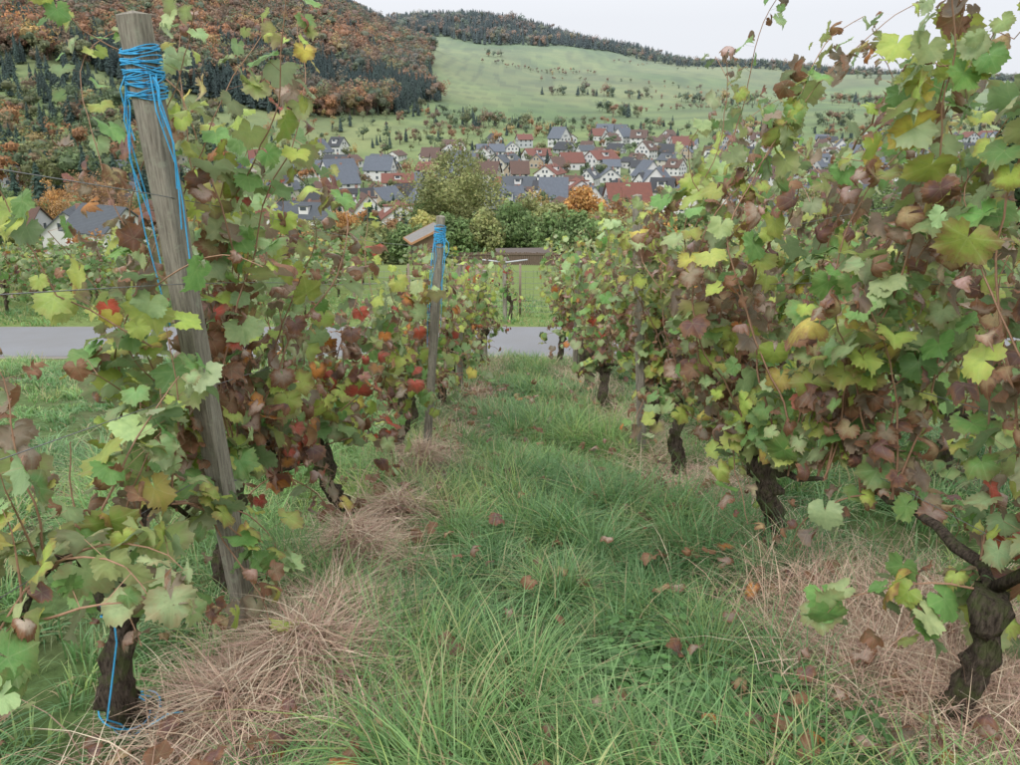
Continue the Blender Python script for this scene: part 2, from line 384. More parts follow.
# ------------------------------------------------------------ posts
def mk_post():
    m,nt=newmat('weathered_post'); g=nt.nodes.new('ShaderNodeNewGeometry'); mp=nt.nodes.new('ShaderNodeMapping'); mp.inputs['Scale'].default_value=(1,1,.06)
    nt.links.new(g.outputs['Position'],mp.inputs[0]); n=noise(nt,120,5,.7,mp.outputs[0]); n2=noise(nt,22,4,.7)
    c=mixc(nt,ramp01(nt,n,.3,.7),(.12,.105,.085),(.38,.35,.29)); c=mixc(nt,ramp01(nt,n2,.55,.7),c,(.30,.31,.24))
    return finish(m,nt,c,.9,n,.8,.008,.15)
M_post=mk_post()
def post(base,top,w=.085,name='trellis_post',twine=False):
    b=B(); base=np.array(base);top=np.array(top); n=14; t=np.linspace(0,1,n)[:,None]
    ax=(top-base)/np.linalg.norm(top-base); P=base*(1-t)+top*t
    a=np.cross(ax,[.25,1,0]);a/=np.linalg.norm(a); c=np.cross(ax,a)
    prof8=np.array([(-1,-.75),(-.75,-1),(.75,-1),(1,-.75),(1,.75),(.75,1),(-.75,1),(-1,.75)])*w/2
    V=(P[:,None]+prof8[None,:,0:1]*a+prof8[None,:,1:2]*c); V+=rng.standard_normal(V.shape)*.0015
    V=V.reshape(-1,3); i=(np.arange(n-1)*8)[:,None]; j=np.arange(8);k=(j+1)%8
    T=np.concatenate([np.stack([i+j,i+k,i+k+8],-1).reshape(-1,3),np.stack([i+j,i+k+8,i+j+8],-1).reshape(-1,3)])
    e=(n-1)*8; V=np.concatenate([V,[top+ax*.012]]); T=np.concatenate([T,[[e+q,e+(q+1)%8,len(V)-1] for q in range(8)]])
    b.add(V,T,0)
    for f in (.36,.52,.68,.84):
        q=base*(1-f)+top*f - c*w*.5
        b.add(*tube([q-a*w*.55,q+a*w*.55],[.003,.003],5),2)
    if twine:
        for q in range(34):
            f=1-.035-.06*rng.random(); cen=base*(1-f)+top*f; r=w*.5+.004+rng.random()*.006
            th=np.linspace(0,2*math.pi,17); tl=rng.normal(0,.009,2)
            P=cen+np.clip(np.cos(th)*1.3,-1,1)[:,None]*r*a+np.clip(np.sin(th)*1.3,-1,1)[:,None]*r*c+(np.cos(th)*tl[0]+np.sin(th)*tl[1])[:,None]*ax
            b.add(*tube(P,np.full(17,.0022),5,0,False),1)
        s0=base*.07+top*.93
        for sd in (1,-1):
            for q in range(4):
                L=[.2,.45,.62,.85][q]*(1 if sd>0 else .8); off=sd*a*(w*.5+rng.random()*.02)+np.array([0,-1,0])*(w*.4+rng.random()*.02)
                P=[s0+off*.95+rng.standard_normal(3)*.003, s0+off*1.25-ax*L*.25+rng.standard_normal(3)*.012,s0+off*1.35-ax*L*.6+rng.standard_normal(3)*.012,s0+off*1.1-ax*L]
                b.add(*tube(P,np.full(4,.0024),5),1)
    return b.obj(name,[M_post,M_twine,M_wire],smooth=False)
def hp(x,y,dz=0): return (x,y,float(hz(x,y))+dz)
post(hp(-1.12,2.9,-.2),W3(133,14,2.80),.082,twine=True)
gx,gy=ghit(424,468); post(hp(gx,gy,-.2),W3(441,216,gy+.1),.058,twine=True)
post(hp(LX(10.2),10.2,-.2),hp(LX(10.2)+.03,10.2,1.75),.075)
post(hp(RX(6.2)-.14,6.3,-.2),W3(637,195,6.3),.075)
post(hp(RX(12),12,-.2),hp(RX(12),12,2.0),.08)
post(hp(LX(13.6),13.6,-.2),hp(LX(13.6),13.6,1.7),.08)
b=B()
for fx in (LX,RX,lambda y:3.55-.045*(y-3.5)):
    for hh in (.78,1.15,1.55,1.85):
        Y=np.linspace(1,13.8,24); P=np.stack([fx(Y)+.05*(hh>1),Y,hz(0*Y,Y)+hh-.015*np.sin(Y*1.5)],1)
        b.add(*tube(P,np.full(24,.0016),4,0,False),0)
b.obj('trellis_wires',[M_wire])
# twine tied round the near vine trunk and hanging from its head
b=B(); TP,TR=NT['P'],NT['R']
for q,k in enumerate((4,4,5,14,14)):
    cpt=TP[k]; r=TR[k]*1.28+.004; th=np.linspace(0,2*math.pi,19); ph=rng.uniform(0,6)
    b.add(*tube(np.stack([cpt[0]+r*np.cos(th),cpt[1]+r*np.sin(th),cpt[2]+.012*q+.03*np.cos(th+ph)],1),np.full(19,.003),5,0,False),0)
Pn=[TP[k]+np.array([.02,-TR[k]*1.3-.02,0])+rng.standard_normal(3)*.006 for k in (15,13,10,8,6,4)]
b.add(*tube(Pn,np.full(6,.003),5),0)
q=TP[4]+np.array([.03,-TR[4]*1.3,0]); b.add(*tube([q,q+[.06,-.03,.05],q+[.13,-.03,.10],q+[.17,-.01,.09]],np.full(4,.003),5),0)
b.obj('blue_twine',[M_twine])
# ------------------------------------------------------------ terrain
def axis(lim,n,s):
    t=np.linspace(-1,1,n); return lim*np.sinh(s*t)/math.sinh(s)
xs=axis(4500,301,8.6)
ya=np.concatenate([np.linspace(-25,-1,14),np.arange(-.8,14.4,.14),[14.4,15,16,17,18],18+np.cumsum(.25*1.0322**np.arange(1,211))])
XX,YY=np.meshgrid(xs,ya); ZZ=hz(XX,YY)
def vnoise(x,y,s,seed=0):
    r=np.random.default_rng(seed); z=0*x
    for k in range(5):
        a=r.uniform(0,6.28); f=(1.6**k)/s; z=z+np.sin((x*math.cos(a)+y*math.sin(a))*f+r.uniform(0,6))/1.4**k
    return z
def haymask(x,y):
    dl=np.abs(x-LX(y)-.28); dr=np.abs(x-RX(y)+.02)
    m=np.clip(1.25-dl/.34,0,1)+np.clip(1.2-dr/.36,0,1)
    return np.clip(m,0,1)*np.clip(.75+.5*vnoise(x,y,.35,3),0,1)
green=np.array([.09,.14,.05]); soil=np.array([.11,.09,.06]); hayc=np.array([.26,.18,.12])
hm=haymask(XX,YY)[...,None]; nz=np.clip(.6+.35*vnoise(XX,YY,.6,1),0,1)[...,None]
near=(green*nz+soil*(1-nz))*(1-hm)+hayc*hm
p=np.clip(.5+.4*vnoise(XX,YY,55,5),0,1)[...,None]; p2=np.clip(.5+.5*vnoise(XX,YY,120,9),0,1)[...,None]
farc=np.array([.10,.16,.045])*(1-p)+np.array([.17,.23,.075])*p; farc=farc*(1-.35*p2)+np.array([.21,.19,.09])*.35*p2
band=(np.sin(ZZ*1.1+np.sin(XX/60))>.6)[...,None]*(YY[...,None]>560); farc=np.where(band,farc*.75,farc)
f=np.clip((YY-13.5)/1.,0,1)[...,None]; col=near*(1-f)+farc*f
b=B(); ny,nx=XX.shape; i=np.arange(ny-1)[:,None]*nx+np.arange(nx-1)[None]
T=np.concatenate([np.stack([i,i+1,i+nx+1],-1).reshape(-1,3),np.stack([i,i+nx+1,i+nx],-1).reshape(-1,3)])
b.add(np.stack([XX,YY,ZZ],-1).reshape(-1,3),T,0,col.reshape(-1,3)); b.obj('ground',[M_ground])
b=B(); xr=np.linspace(-90,90,181)
def strip(bb,y0,y1,dz,mat,wob=0.):
    e0=y0+wob*np.sin(xr*1.7)*np.cos(xr*.6);e1=y1+wob*np.sin(xr*1.3+2)
    V=[]
    for yy in (e0,e1): V.append(np.stack([xr,yy,hz(xr,yy)+dz],1))
    V=np.concatenate(V); n=len(xr); i=np.arange(n-1)
    bb.add(V,np.concatenate([np.stack([i,i+1,i+n+1],1),np.stack([i,i+n+1,i+n],1)]),mat)
strip(b,14.62,17.9,.012,0); b.obj('road',[M_road])
M_grav=simple('gravel',(.22,.2,.17),.95,.5,60)
b=B(); strip(b,14.42,14.8,.006,0,.03); strip(b,17.75,17.98,.006,0,.02); b.obj('road_shoulder',[M_grav])
# ------------------------------------------------------------ grass
def ribbons(P0,L,w,phi,bend,col,seg,lift=None,twist=None):
    n=len(L); t=np.linspace(0,1,seg+1)[None]
    hor=L[:,None]*bend[:,None]*t**1.8; ver=L[:,None]*(t-.55*bend[:,None]*t**2.2)
    if lift is not None: ver=ver*lift[:,None]
    dx,dy=np.cos(phi)[:,None],np.sin(phi)[:,None]
    c=np.stack([P0[:,0:1]+hor*dx,P0[:,1:2]+hor*dy,P0[:,2:3]+ver],-1)
    a=phi+math.pi/2+(rng.uniform(-.9,.9,n) if twist is None else twist)
    s=np.stack([np.cos(a),np.sin(a),0*a],-1)[:,None]*(w[:,None]*(1-t**2.2)*.5+.0002)[...,None]
    V=np.stack([c-s,c+s],2).reshape(-1,3); m=(seg+1)*2
    T=[]
    for k in range(seg): T+=[(2*k,2*k+1,2*k+3),(2*k,2*k+3,2*k+2)]
    T=(np.array(T)[None]+np.arange(n)[:,None,None]*m).reshape(-1,3)
    return V,T,np.repeat(col,m,0)
weedc=np.array([ghit(px,py) for px,py in ((600,725),(655,700),(690,745),(560,745),(730,765),(640,758),(755,715),(500,755),(160,560),(420,745),(820,765),(600,690),(660,655))])
GC=np.array([(.16,.31,.11),(.22,.37,.15),(.30,.41,.14),(.12,.25,.09),(.38,.41,.20)])
def tufts(x0,x1,y0,y1,nt,nb,Lr,w,seg,hayavoid=.8,rad=.05,weedavoid=False):
    cx_=rng.uniform(x0,x1,nt); cy_=rng.uniform(y0,y1,nt)
    pat=vnoise(cx_,cy_,.32,11); pat2=vnoise(cx_,cy_,.9,17)
    keep=(rng.random(nt)>haymask(cx_,cy_)*hayavoid)&(rng.random(nt)<np.clip(.9+.35*pat,.35,1))
    if weedavoid:
        dm=np.min((cx_[:,None]-weedc[None,:,0])**2+(cy_[:,None]-weedc[None,:,1])**2,1); keep&=(dm>.14**2)|(rng.random(nt)<.3)
    cx_=cx_[keep];cy_=cy_[keep];pat=pat[keep];pat2=pat2[keep]; nt=len(cx_)
    ls=rng.uniform(.5,1.15,nt)*(1+.45*np.clip(pat,-1,1)); tc=GC[rng.choice(5,nt,p=[.34,.28,.16,.16,.06])]*rng.uniform(.7,1.25,(nt,1))
    tc=tc*(1+.12*np.clip(pat2,-1,1)[:,None]*np.array([1.4,.9,.3]))
    lean=rng.uniform(0,6.28,nt)
    X=np.repeat(cx_,nb);Y=np.repeat(cy_,nb);n=len(X)
    ph=rng.uniform(0,6.28,n); r=rad*np.sqrt(rng.random(n)); X=X+r*np.cos(ph);Y=Y+r*np.sin(ph)
    ph=np.arctan2(np.sin(ph)+.9*np.sin(np.repeat(lean,nb)),np.cos(ph)+.9*np.cos(np.repeat(lean,nb)))+rng.normal(0,.35,n)
    L=rng.uniform(*Lr,n)*np.repeat(ls,nb); bend=rng.uniform(.25,1.3,n)
    c=np.repeat(tc,nb,0)*rng.uniform(.8,1.2,(n,1))
    dry=rng.random(n)<.06; c[dry]=(.48,.40,.24)
    return ribbons(np.stack([X,Y,hz(X,Y)-.005],1),L,rng.uniform(.7,1.3,n)*w,ph,bend,c,seg)
b=B()
def addg(r): b.add(r[0],r[1],0,r[2])
addg(tufts(-1.2,1.6,1.3,4.2,1350,36,(.14,.40),.0055,5,.9,.05,True))
addg(tufts(-1.2,1.6,1.3,4.2,4500,6,(.04,.12),.005,3,.4,.06))
addg(tufts(-1.1,1.5,4.2,8,1500,28,(.13,.37),.006,4,.85,.07))
addg(tufts(-1.0,1.4,8,14.3,1500,20,(.10,.28),.010,3,.6,.1))
addg(tufts(-4.5,-1.2,1.4,6,1500,24,(.10,.32),.007,4,.5,.08))
addg(tufts(-9,-1.1,6,14.3,1700,18,(.08,.22),.013,3,.3,.12))
addg(tufts(1.6,4.5,2,14,1500,20,(.10,.28),.010,3,.3,.1))
addg(tufts(-25,25,18.05,24,2900,14,(.07,.22),.022,2,0,.2))
b.obj('grass',[M_grass])
# weeds
b=B(); P=[]
for (x,y) in weedc:
    k=75; P.append(np.stack([x+rng.normal(0,.11,k),y+rng.normal(0,.09,k)],1))
P=np.concatenate(P); n=len(P); hgt=rng.uniform(.04,.18,n); Z=hz(P[:,0],P[:,1])
cen=np.stack([P[:,0],P[:,1],Z+hgt],1)
a=rng.uniform(0,6.28,n)
for k in range(3):
    a=a+2.09
    tip=np.stack([np.cos(a),np.sin(a),rng.uniform(-.3,.25,n)],1)
    nn=np.stack([rng.normal(0,.3,n),rng.normal(0,.3,n),np.ones(n)],1)
    L=rng.uniform(.020,.042,n)
    side=np.cross(tip,nn); side/=np.linalg.norm(side,axis=1)[:,None]
    pts=[(0,0,0),(-.38,.4,.06),(0,.5,-.03),(.38,.4,.06),(-.3,.8,0),(.3,.8,0),(0,1.1,-.12)]
    V=np.stack([cen+L[:,None]*(q[0]*side+q[1]*tip+q[2]*nn) for q in pts],1).reshape(-1,3)
    T=np.array([(0,2,1),(0,3,2),(1,2,4),(2,3,5),(2,6,4),(2,5,6)]); T=(T[None]+np.arange(n)[:,None,None]*7).reshape(-1,3)
    c=np.array([.10,.21,.07])*rng.uniform(.6,1.5,(n,1)); b.add(V,T,0,np.repeat(c,7,0))
r=ribbons(np.stack([P[:,0],P[:,1],Z],1),hgt,np.full(n,.003),rng.uniform(0,6,n),np.full(n,.05),np.tile([.1,.18,.06],(n,1)),2); b.add(r[0],r[1],0,r[2])
b.obj('weeds',[M_grass])
# hay
HC=np.array([(.60,.46,.33),(.48,.33,.24),(.70,.59,.44),(.36,.23,.17),(.54,.36,.29)])
def hay(n,xy,hgt,Lr,w=.0035,up=.35):
    X,Y=xy; ph=rng.uniform(0,6.28,n); L=rng.uniform(*Lr,n)
    P=np.stack([X,Y,hz(X,Y)+hgt*rng.random(n)],1)
    c=HC[rng.integers(0,5,n)]*rng.uniform(.65,1.2,(n,1))
    return ribbons(P,L,np.full(n,w)*rng.uniform(.6,1.4,n),ph,rng.uniform(.8,1.35,n),c,4,lift=rng.uniform(.05,1,n)*up/.35*.8)
b=B()
heaps=[(310,700,.25,.15,6500),(240,735,.18,.10,2200),(330,650,.22,.13,3400),(355,575,.22,.15,3200),(400,525,.18,.10,1400),(425,475,.24,.14,2200),(370,745,.2,.06,1500),
 (870,690,.33,.08,2600),(930,640,.4,.10,2800),(810,610,.26,.08,1600),(980,730,.3,.1,1700),(705,500,.3,.07,1000),(450,440,.35,.05,700),(20,500,.8,.03,900)]
for px,py,r,hh,n in heaps:
    x,y=ghit(px,py); rr=rng.normal(0,r*.55,(2,n)); g=np.exp(-(rr[0]**2+rr[1]**2)/(r*.8)**2)
    q=hay(n,(x+rr[0],y+rr[1]),hh*2.*g+.02,(.10,.34)); b.add(q[0],q[1],0,q[2])
for fx,sx,n in ((lambda y:LX(y)+.24,.15,4500),(RX,.22,7000)):
    Y=1.5+12.5*rng.random(n)**1.5; X=fx(Y)+rng.normal(0,sx,n)
    q=hay(n,(X,Y),np.full(n,.05),(.12,.38),.004,.5); b.add(q[0],q[1],0,q[2])
n=1800; x,y=ghit(890,650); X=x+rng.normal(0,.3,n);Y=y+rng.normal(0,.4,n)
q=ribbons(np.stack([X,Y,hz(X,Y)],1),rng.uniform(.2,.5,n),np.full(n,.003),rng.uniform(0,6.28,n),rng.uniform(.1,1.,n),HC[rng.integers(0,5,n)]*rng.uniform(.8,1.2,(n,1)),4); b.add(q[0],q[1],0,q[2])
b.obj('dry_grass',[M_hay])
# fallen leaves
n=620; Y=1.7+9*rng.random(n)**1.6; side=rng.random(n); X=np.where(side<.44,LX(Y)+.30+rng.normal(0,.28,n),np.where(side<.76,RX(Y)-.1+rng.normal(0,.3,n),rng.uniform(-.9,1.2,n)))
b=B(); c=np.array([PAL[k] for k in rng.choice(['br','pu','tan','og','pk'],n,p=[.42,.2,.15,.05,.18])])*rng.uniform(.6,1.2,(n,1))
add_leaves(b,np.stack([X,Y,hz(X,Y)+rng.uniform(.06,.22,n)],1),rng.normal(0,.4,(n,3))+[0,0,1],rng.normal(0,1,(n,3))*[1,1,.1],rng.uniform(.035,.065,n),c,rng.uniform(.8,1,n),LT0,0)
b.obj('fallen_leaves',[M_leaf])
# ------------------------------------------------------------ vineyards beyond the road
def leafrow(b,x0,y0,x1,y1,H,per,ex_,sz=.1,h0=.3):
    L=math.hypot(x1-x0,y1-y0); n=int(L*per); t=rng.random(n); X=x0+(x1-x0)*t;Y=y0+(y1-y0)*t
    X=X+rng.normal(0,.18,n);Y=Y+rng.normal(0,.18,n); k=np.clip(1+.25*vnoise(X,Y,.8,21),.5,1.3)
    hh=h0+(H*k-h0)*rng.random(n)**.8
    c,d=leafcols(n,hh/H,ex_)
    add_leaves(b,np.stack([X,Y,hz(X,Y)+hh],1),rng.normal(0,.6,(n,3))+[0,-.4,.5],rng.normal(0,.5,(n,3))+[0,0,-1],sz*rng.uniform(.7,1.3,n),c*.75,d,LT1,0)
    for q in np.arange(0,L,1.3):
        x=x0+(x1-x0)*q/L;y=y0+(y1-y0)*q/L; z=float(hz(x,y)); b.add(*tube([(x,y,z-.05),(x+.03,y,z+.4),(x,y,z+.8)],[.05,.04,.03],6,.1),1)
b=B(); e_=ex(g=2.2,pale=2.,yg=.6)
for q in range(6): leafrow(b,-34,20.3+q*2.1,-5.2,20.3+q*2.1,1.35,120,e_)
for q in range(4): leafrow(b,4.5+q*2,19.5,4.+q*2,34,1.7,120,ex())
leafrow(b,-3.4,26,-1.3,26,1.2,90,e_)
b.obj('vineyard_rows',[M_leaf,M_bark])
M_fp=simple('fence_wood',(.25,.2,.15),.9,.3,12)
b=B()
for x in np.arange(-4,4.6,1.42):
    z=float(hz(x,20)); b.add(*tube([(x,20,z-.1),(x,20,z+1.35)],[.035,.03],7),0)
for hh in np.arange(.1,1.3,.15):
    b.add(*tube([(x,20,float(hz(x,20))+hh) for x in np.linspace(-4,4.4,7)],np.full(7,.004),4,0,False),1)
for x in np.arange(-4,4.4,.2):
    z=float(hz(x,20)); b.add(*tube([(x,20.004,z+.1),(x,20.004,z+1.2)],[.003,.003],3,0,False),1)
b.obj('wire_fence',[M_fp,M_wire])
px_=X_at(505,19.2); post(hp(px_,19.2,-.2),hp(px_,19.2,1.55),.09,name='trellis_post')
b=B(); z=float(hz(px_,19.2))
for s_ in (-1,1): b.add(*tube([(px_,19.13,z+1.45),(px_+s_*.55,19.13,z+1.52)],[.022,.018],6),0)
b.obj('trellis_crossarm',[simple('galvanised_steel',(.45,.46,.47),.5,.1,10)])
vine(px_+.12,19.35,0,.8,1.2,1,10,ex(g=2),hw=.2)
def shed(x,y,w,d,h1,h2,roofcol,wallcol,name,rot=0,fascia=None):
    z=float(hz(x,y)); root=bpy.data.objects.new(name,None); scene.collection.objects.link(root); root.location=(x,y,z); root.rotation_euler[2]=rot
    mw=simple(name+'_boards',wallcol,.9,.35,5); mr=simple(name+'_roofing',roofcol,.8,.3,3)
    def part(nm,V,T,mt):
        q=B(); q.add(V,T,0); o=q.obj(nm,[mt],smooth=False); o.parent=root; return o
    V,T=boxv(-w/2,w/2,-d/2,d/2,-1.5,h1); V[[4,5],2]=h1; V[[6,7],2]=h2; part('walls',V,T,mw)
    V,T=boxv(-w/2-.25,w/2+.25,-d/2-.25,d/2+.25,0,.09); t=(V[:,1]+d/2)/d; V[:,2]+=h1+.003+(h2-h1)*t; part('roof',V,T,mr)
    V,T=boxv(-.45,.45,-d/2-.04,-d/2-.003,-.1,1.8*h1/2.2); part('door',V,T,simple(name+'_door',tuple(c*.6 for c in wallcol),.8))
    V,T=boxv(w/2-.95,w/2-.4,-d/2-.04,-d/2-.003,h1*.5,h1*.8); part('window',V,T,simple(name+'_glass',(.06,.07,.08),.2))
    if fascia:
        V,T=boxv(-w/2-.27,w/2+.27,-d/2-.30,-d/2-.253,-.05,.12); V[:,2]+=h1-(h2-h1)*.25/d; part('fascia',V,T,simple(name+'_fascia',fascia,.7))
        for s in (-1,1):
            V,T=boxv(s*(w/2+.28)-.02,s*(w/2+.28)+.02,-d/2-.25,d/2+.25,-.06,.11); t=(V[:,1]+d/2)/d; V[:,2]+=h1+(h2-h1)*t; part('bargeboard',V,T,simple(name+'_board',fascia,.7))
shed(X_at(524,66),66,4.2,1.4,1.0,1.1,(.10,.08,.07),(.12,.08,.06),'garden_shed',.08)
shed(X_at(424,58),58,2.2,1.8,1.9,2.7,(.20,.19,.18),(.18,.12,.085),'wooden_hut',-1.25,(.42,.22,.12))
b=B()
for q in range(70):
    x=X_at(452,60)+q*.16; z=float(hz(x,60)); V,T=boxv(x,x+.13,60,60.03,z-.2,z+.95+.03*rng.standard_normal()); b.add(V,T,0)
V,T=boxv(X_at(452,60),X_at(452,60)+70*.16,59.95,59.995,float(hz(0,60))+.75,float(hz(0,60))+.85); b.add(V,T,0)
b.obj('board_fence',[simple('board_fence_wood',(.15,.11,.085),.9,.35,5)],smooth=False)
# ------------------------------------------------------------ houses
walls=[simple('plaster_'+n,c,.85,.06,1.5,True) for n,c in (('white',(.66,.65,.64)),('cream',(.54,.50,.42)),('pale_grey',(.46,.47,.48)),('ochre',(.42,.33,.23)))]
def rooft(name,c):
    m,nt=newmat(name); tc=nt.nodes.new('ShaderNodeTexCoord'); wv=nt.nodes.new('ShaderNodeTexWave'); wv.bands_direction='Z'; wv.inputs['Scale'].default_value=1.6; wv.inputs['Distortion'].default_value=.6
    nt.links.new(tc.outputs['Object'],wv.inputs[0]); n=noise(nt,1.2,5,.7)
    cc=mixc(nt,wv.outputs[1],tuple(v*.8 for v in c),tuple(v*1.15 for v in c)); cc=mixc(nt,ramp01(nt,n,.4,.7),cc,tuple(v*.7+.01 for v in c))
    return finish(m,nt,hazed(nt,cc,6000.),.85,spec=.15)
roofs=[rooft('roof_'+n,c) for n,c in (('slate',(.09,.10,.115)),('dark',(.05,.05,.055)),('redbrown',(.19,.07,.048)),('brown',(.12,.068,.05)),('bluegrey',(.12,.135,.165)))]
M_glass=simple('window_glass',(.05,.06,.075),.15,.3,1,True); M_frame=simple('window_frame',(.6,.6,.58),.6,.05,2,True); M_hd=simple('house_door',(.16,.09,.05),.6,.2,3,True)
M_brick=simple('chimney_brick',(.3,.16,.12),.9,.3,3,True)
def house_mesh(w,d,h,pitch,wm,rm,dormer):
    b=B(); rise=w/2*math.tan(pitch)
    V=[(-w/2,-d/2,-3),(w/2,-d/2,-3),(w/2,d/2,-3),(-w/2,d/2,-3),(-w/2,-d/2,h),(w/2,-d/2,h),(w/2,d/2,h),(-w/2,d/2,h),(0,-d/2,h+rise),(0,d/2,h+rise)]
    T=[(0,1,5),(0,5,4),(1,2,6),(1,6,5),(2,3,7),(2,7,6),(3,0,4),(3,4,7),(4,5,8),(6,7,9)]
    b.add(V,T,0)
    ov=.6; og=.5; th=.22
    for s in (-1,1):
        x0,z0=s*(w/2+ov),h-ov*math.tan(pitch)+.03; x1,z1=0,h+rise+.03
        R=[(x0,-d/2-og,z0),(x1,-d/2-og,z1),(x1,d/2+og,z1),(x0,d/2+og,z0)]
        R=R+[(x,y,z+th) for x,y,z in R]
        Q=[(0,1,2,3),(4,5,6,7),(0,1,5,4),(1,2,6,5),(2,3,7,6),(3,0,4,7)]
        b.add(R,[t for a,bb,c,dd in Q for t in ((a,bb,c),(a,c,dd))],1)
        if dormer:
            cx=s*w*.27; zc=h+rise-abs(cx)*math.tan(pitch)
            V,T=boxv(cx-1.1,cx+1.1,-1.5,1.5,zc-1,zc+1.3); b.add(V,T,0)
            V,T=boxv(cx-1.4,cx+1.4,-1.8,1.8,zc+1.303,zc+1.5); b.add(V,T,1)
            xx=cx+s*1.12; V,T=boxv(xx-.04,xx+.04,-1,1,zc+.1,zc+1.1); b.add(V,T,2)
    V,T=boxv(w*.12,w*.12+.7,-.4,.3,h+rise*.5,h+rise+.9); b.add(V,T,5)
    def win(face,u,z,ww=1.2,hh=1.3):
        for g,mm,o in ((.12,3,.03),(0,2,.06)):
            a=ww/2+g
            if face in 'fb':
                s=-1 if face=='f' else 1; y=s*(d/2+o/2); V,T=boxv(u-a,u+a,y-o/2-.001,y+o/2,z-g,z+hh+g)
            else:
                s=-1 if face=='l' else 1; x=s*(w/2+o/2); V,T=boxv(x-o/2-.001,x+o/2,u-a,u+a,z-g,z+hh+g)
            b.add(V,T,mm)
    for z in np.arange(1.,h-1.2,2.7):
        for f_ in 'fb':
            for u in (-w*.3,0,w*.3): win(f_,u,z)
        for f_ in 'lr':
            for u in (-d*.33,0,d*.33): win(f_,u,z)
    for f_ in 'fb':
        if rise>3: win(f_,-.9,h+.5,.9,1.2);win(f_,.9,h+.5,.9,1.2)
    V,T=boxv(w*.12,w*.12+1.1,-d/2-.09,-d/2-.001,-.2,.95); b.add(V,T,4)
    o=b.obj('house_mesh',[wm,rm,M_glass,M_frame,M_hd,M_brick],smooth=False); me=o.data; bpy.data.objects.remove(o); return me
HM=[house_mesh(8.5,12,4.6,math.radians(40),walls[0],roofs[0],False)]
for i in range(27):
    w=rng.uniform(6.5,11.5); HM.append(house_mesh(w,rng.uniform(8,16),rng.choice([3.0,4.2,5.4]),math.radians(rng.uniform(32,50)),walls[rng.choice(4,p=[.60,.17,.16,.07])],roofs[rng.choice(5,p=[.22,.25,.22,.23,.08])],rng.random()<.35))
hp_=[]
def house(x,y,rot,sc=.86,k=None):
    o=bpy.data.objects.new('house',HM[rng.integers(0,28) if k is None else k]); scene.collection.objects.link(o)
    o.location=(x,y,float(hz(x,y))); o.rotation_euler[2]=rot; o.scale=(sc,)*3; hp_.append((x,y))
for px,Y,r in ((112,122,1.0),(78,136,.3),(30,165,1.4),(160,185,.8),(265,215,.2),(310,215,1.3),(400,200,.2)):
    house(X_at(px,Y),Y,r,.9,0 if Y<150 else None)
tries=0
while len(hp_)<310 and tries<18000:
    tries+=1; Y=rng.uniform(215,590); u=rng.uniform(-.72,.75); x=u*Y; px=510+x/(Y*cp+30*sp)*F
    ym=np.interp(px,[0,230,350,450,600,800],[330,400,450,510,580,590])+25*math.sin(px/23.)
    if Y>ym or (px<200 and rng.random()<.6): continue
    if min((x-a)**2+(Y-c)**2 for a,c in hp_)<(11+rng.random()**2*12)**2: continue
    house(x,Y,.6*math.sin(x/60+Y/80.)+rng.choice([0,math.pi/2])+rng.normal(0,.3)+.3,rng.uniform(.75,1.05))
# ------------------------------------------------------------ trees
def ico(sub):
    import bmesh
    bm=bmesh.new(); bmesh.ops.create_icosphere(bm,subdivisions=sub,radius=1); V=np.array([v.co[:] for v in bm.verts]); T=np.array([[v.index for v in f.verts] for f in bm.faces]); bm.free(); return V,T
IV,IT=ico(1)
def crown_faces(C,R,n,sz):
    k=rng.integers(0,len(C),n); d=rng.standard_normal((n,3)); d/=np.linalg.norm(d,axis=1)[:,None]
    P=C[k]+d*(R[k]*rng.uniform(.55,1.1,n))[:,None]
    nn=d+rng.standard_normal((n,3))*.5; nn/=np.linalg.norm(nn,axis=1)[:,None]
    a=np.cross(nn,rng.standard_normal((n,3))); a/=np.linalg.norm(a,axis=1)[:,None]; c=np.cross(nn,a)
    s=(sz*rng.uniform(.5,1.3,n))[:,None]
    V=np.stack([P-a*s-c*s*.6,P+a*s-c*s*.5,P+c*s*.9+a*s*.3],1).reshape(-1,3)
    return V,np.arange(n*3).reshape(-1,3),k
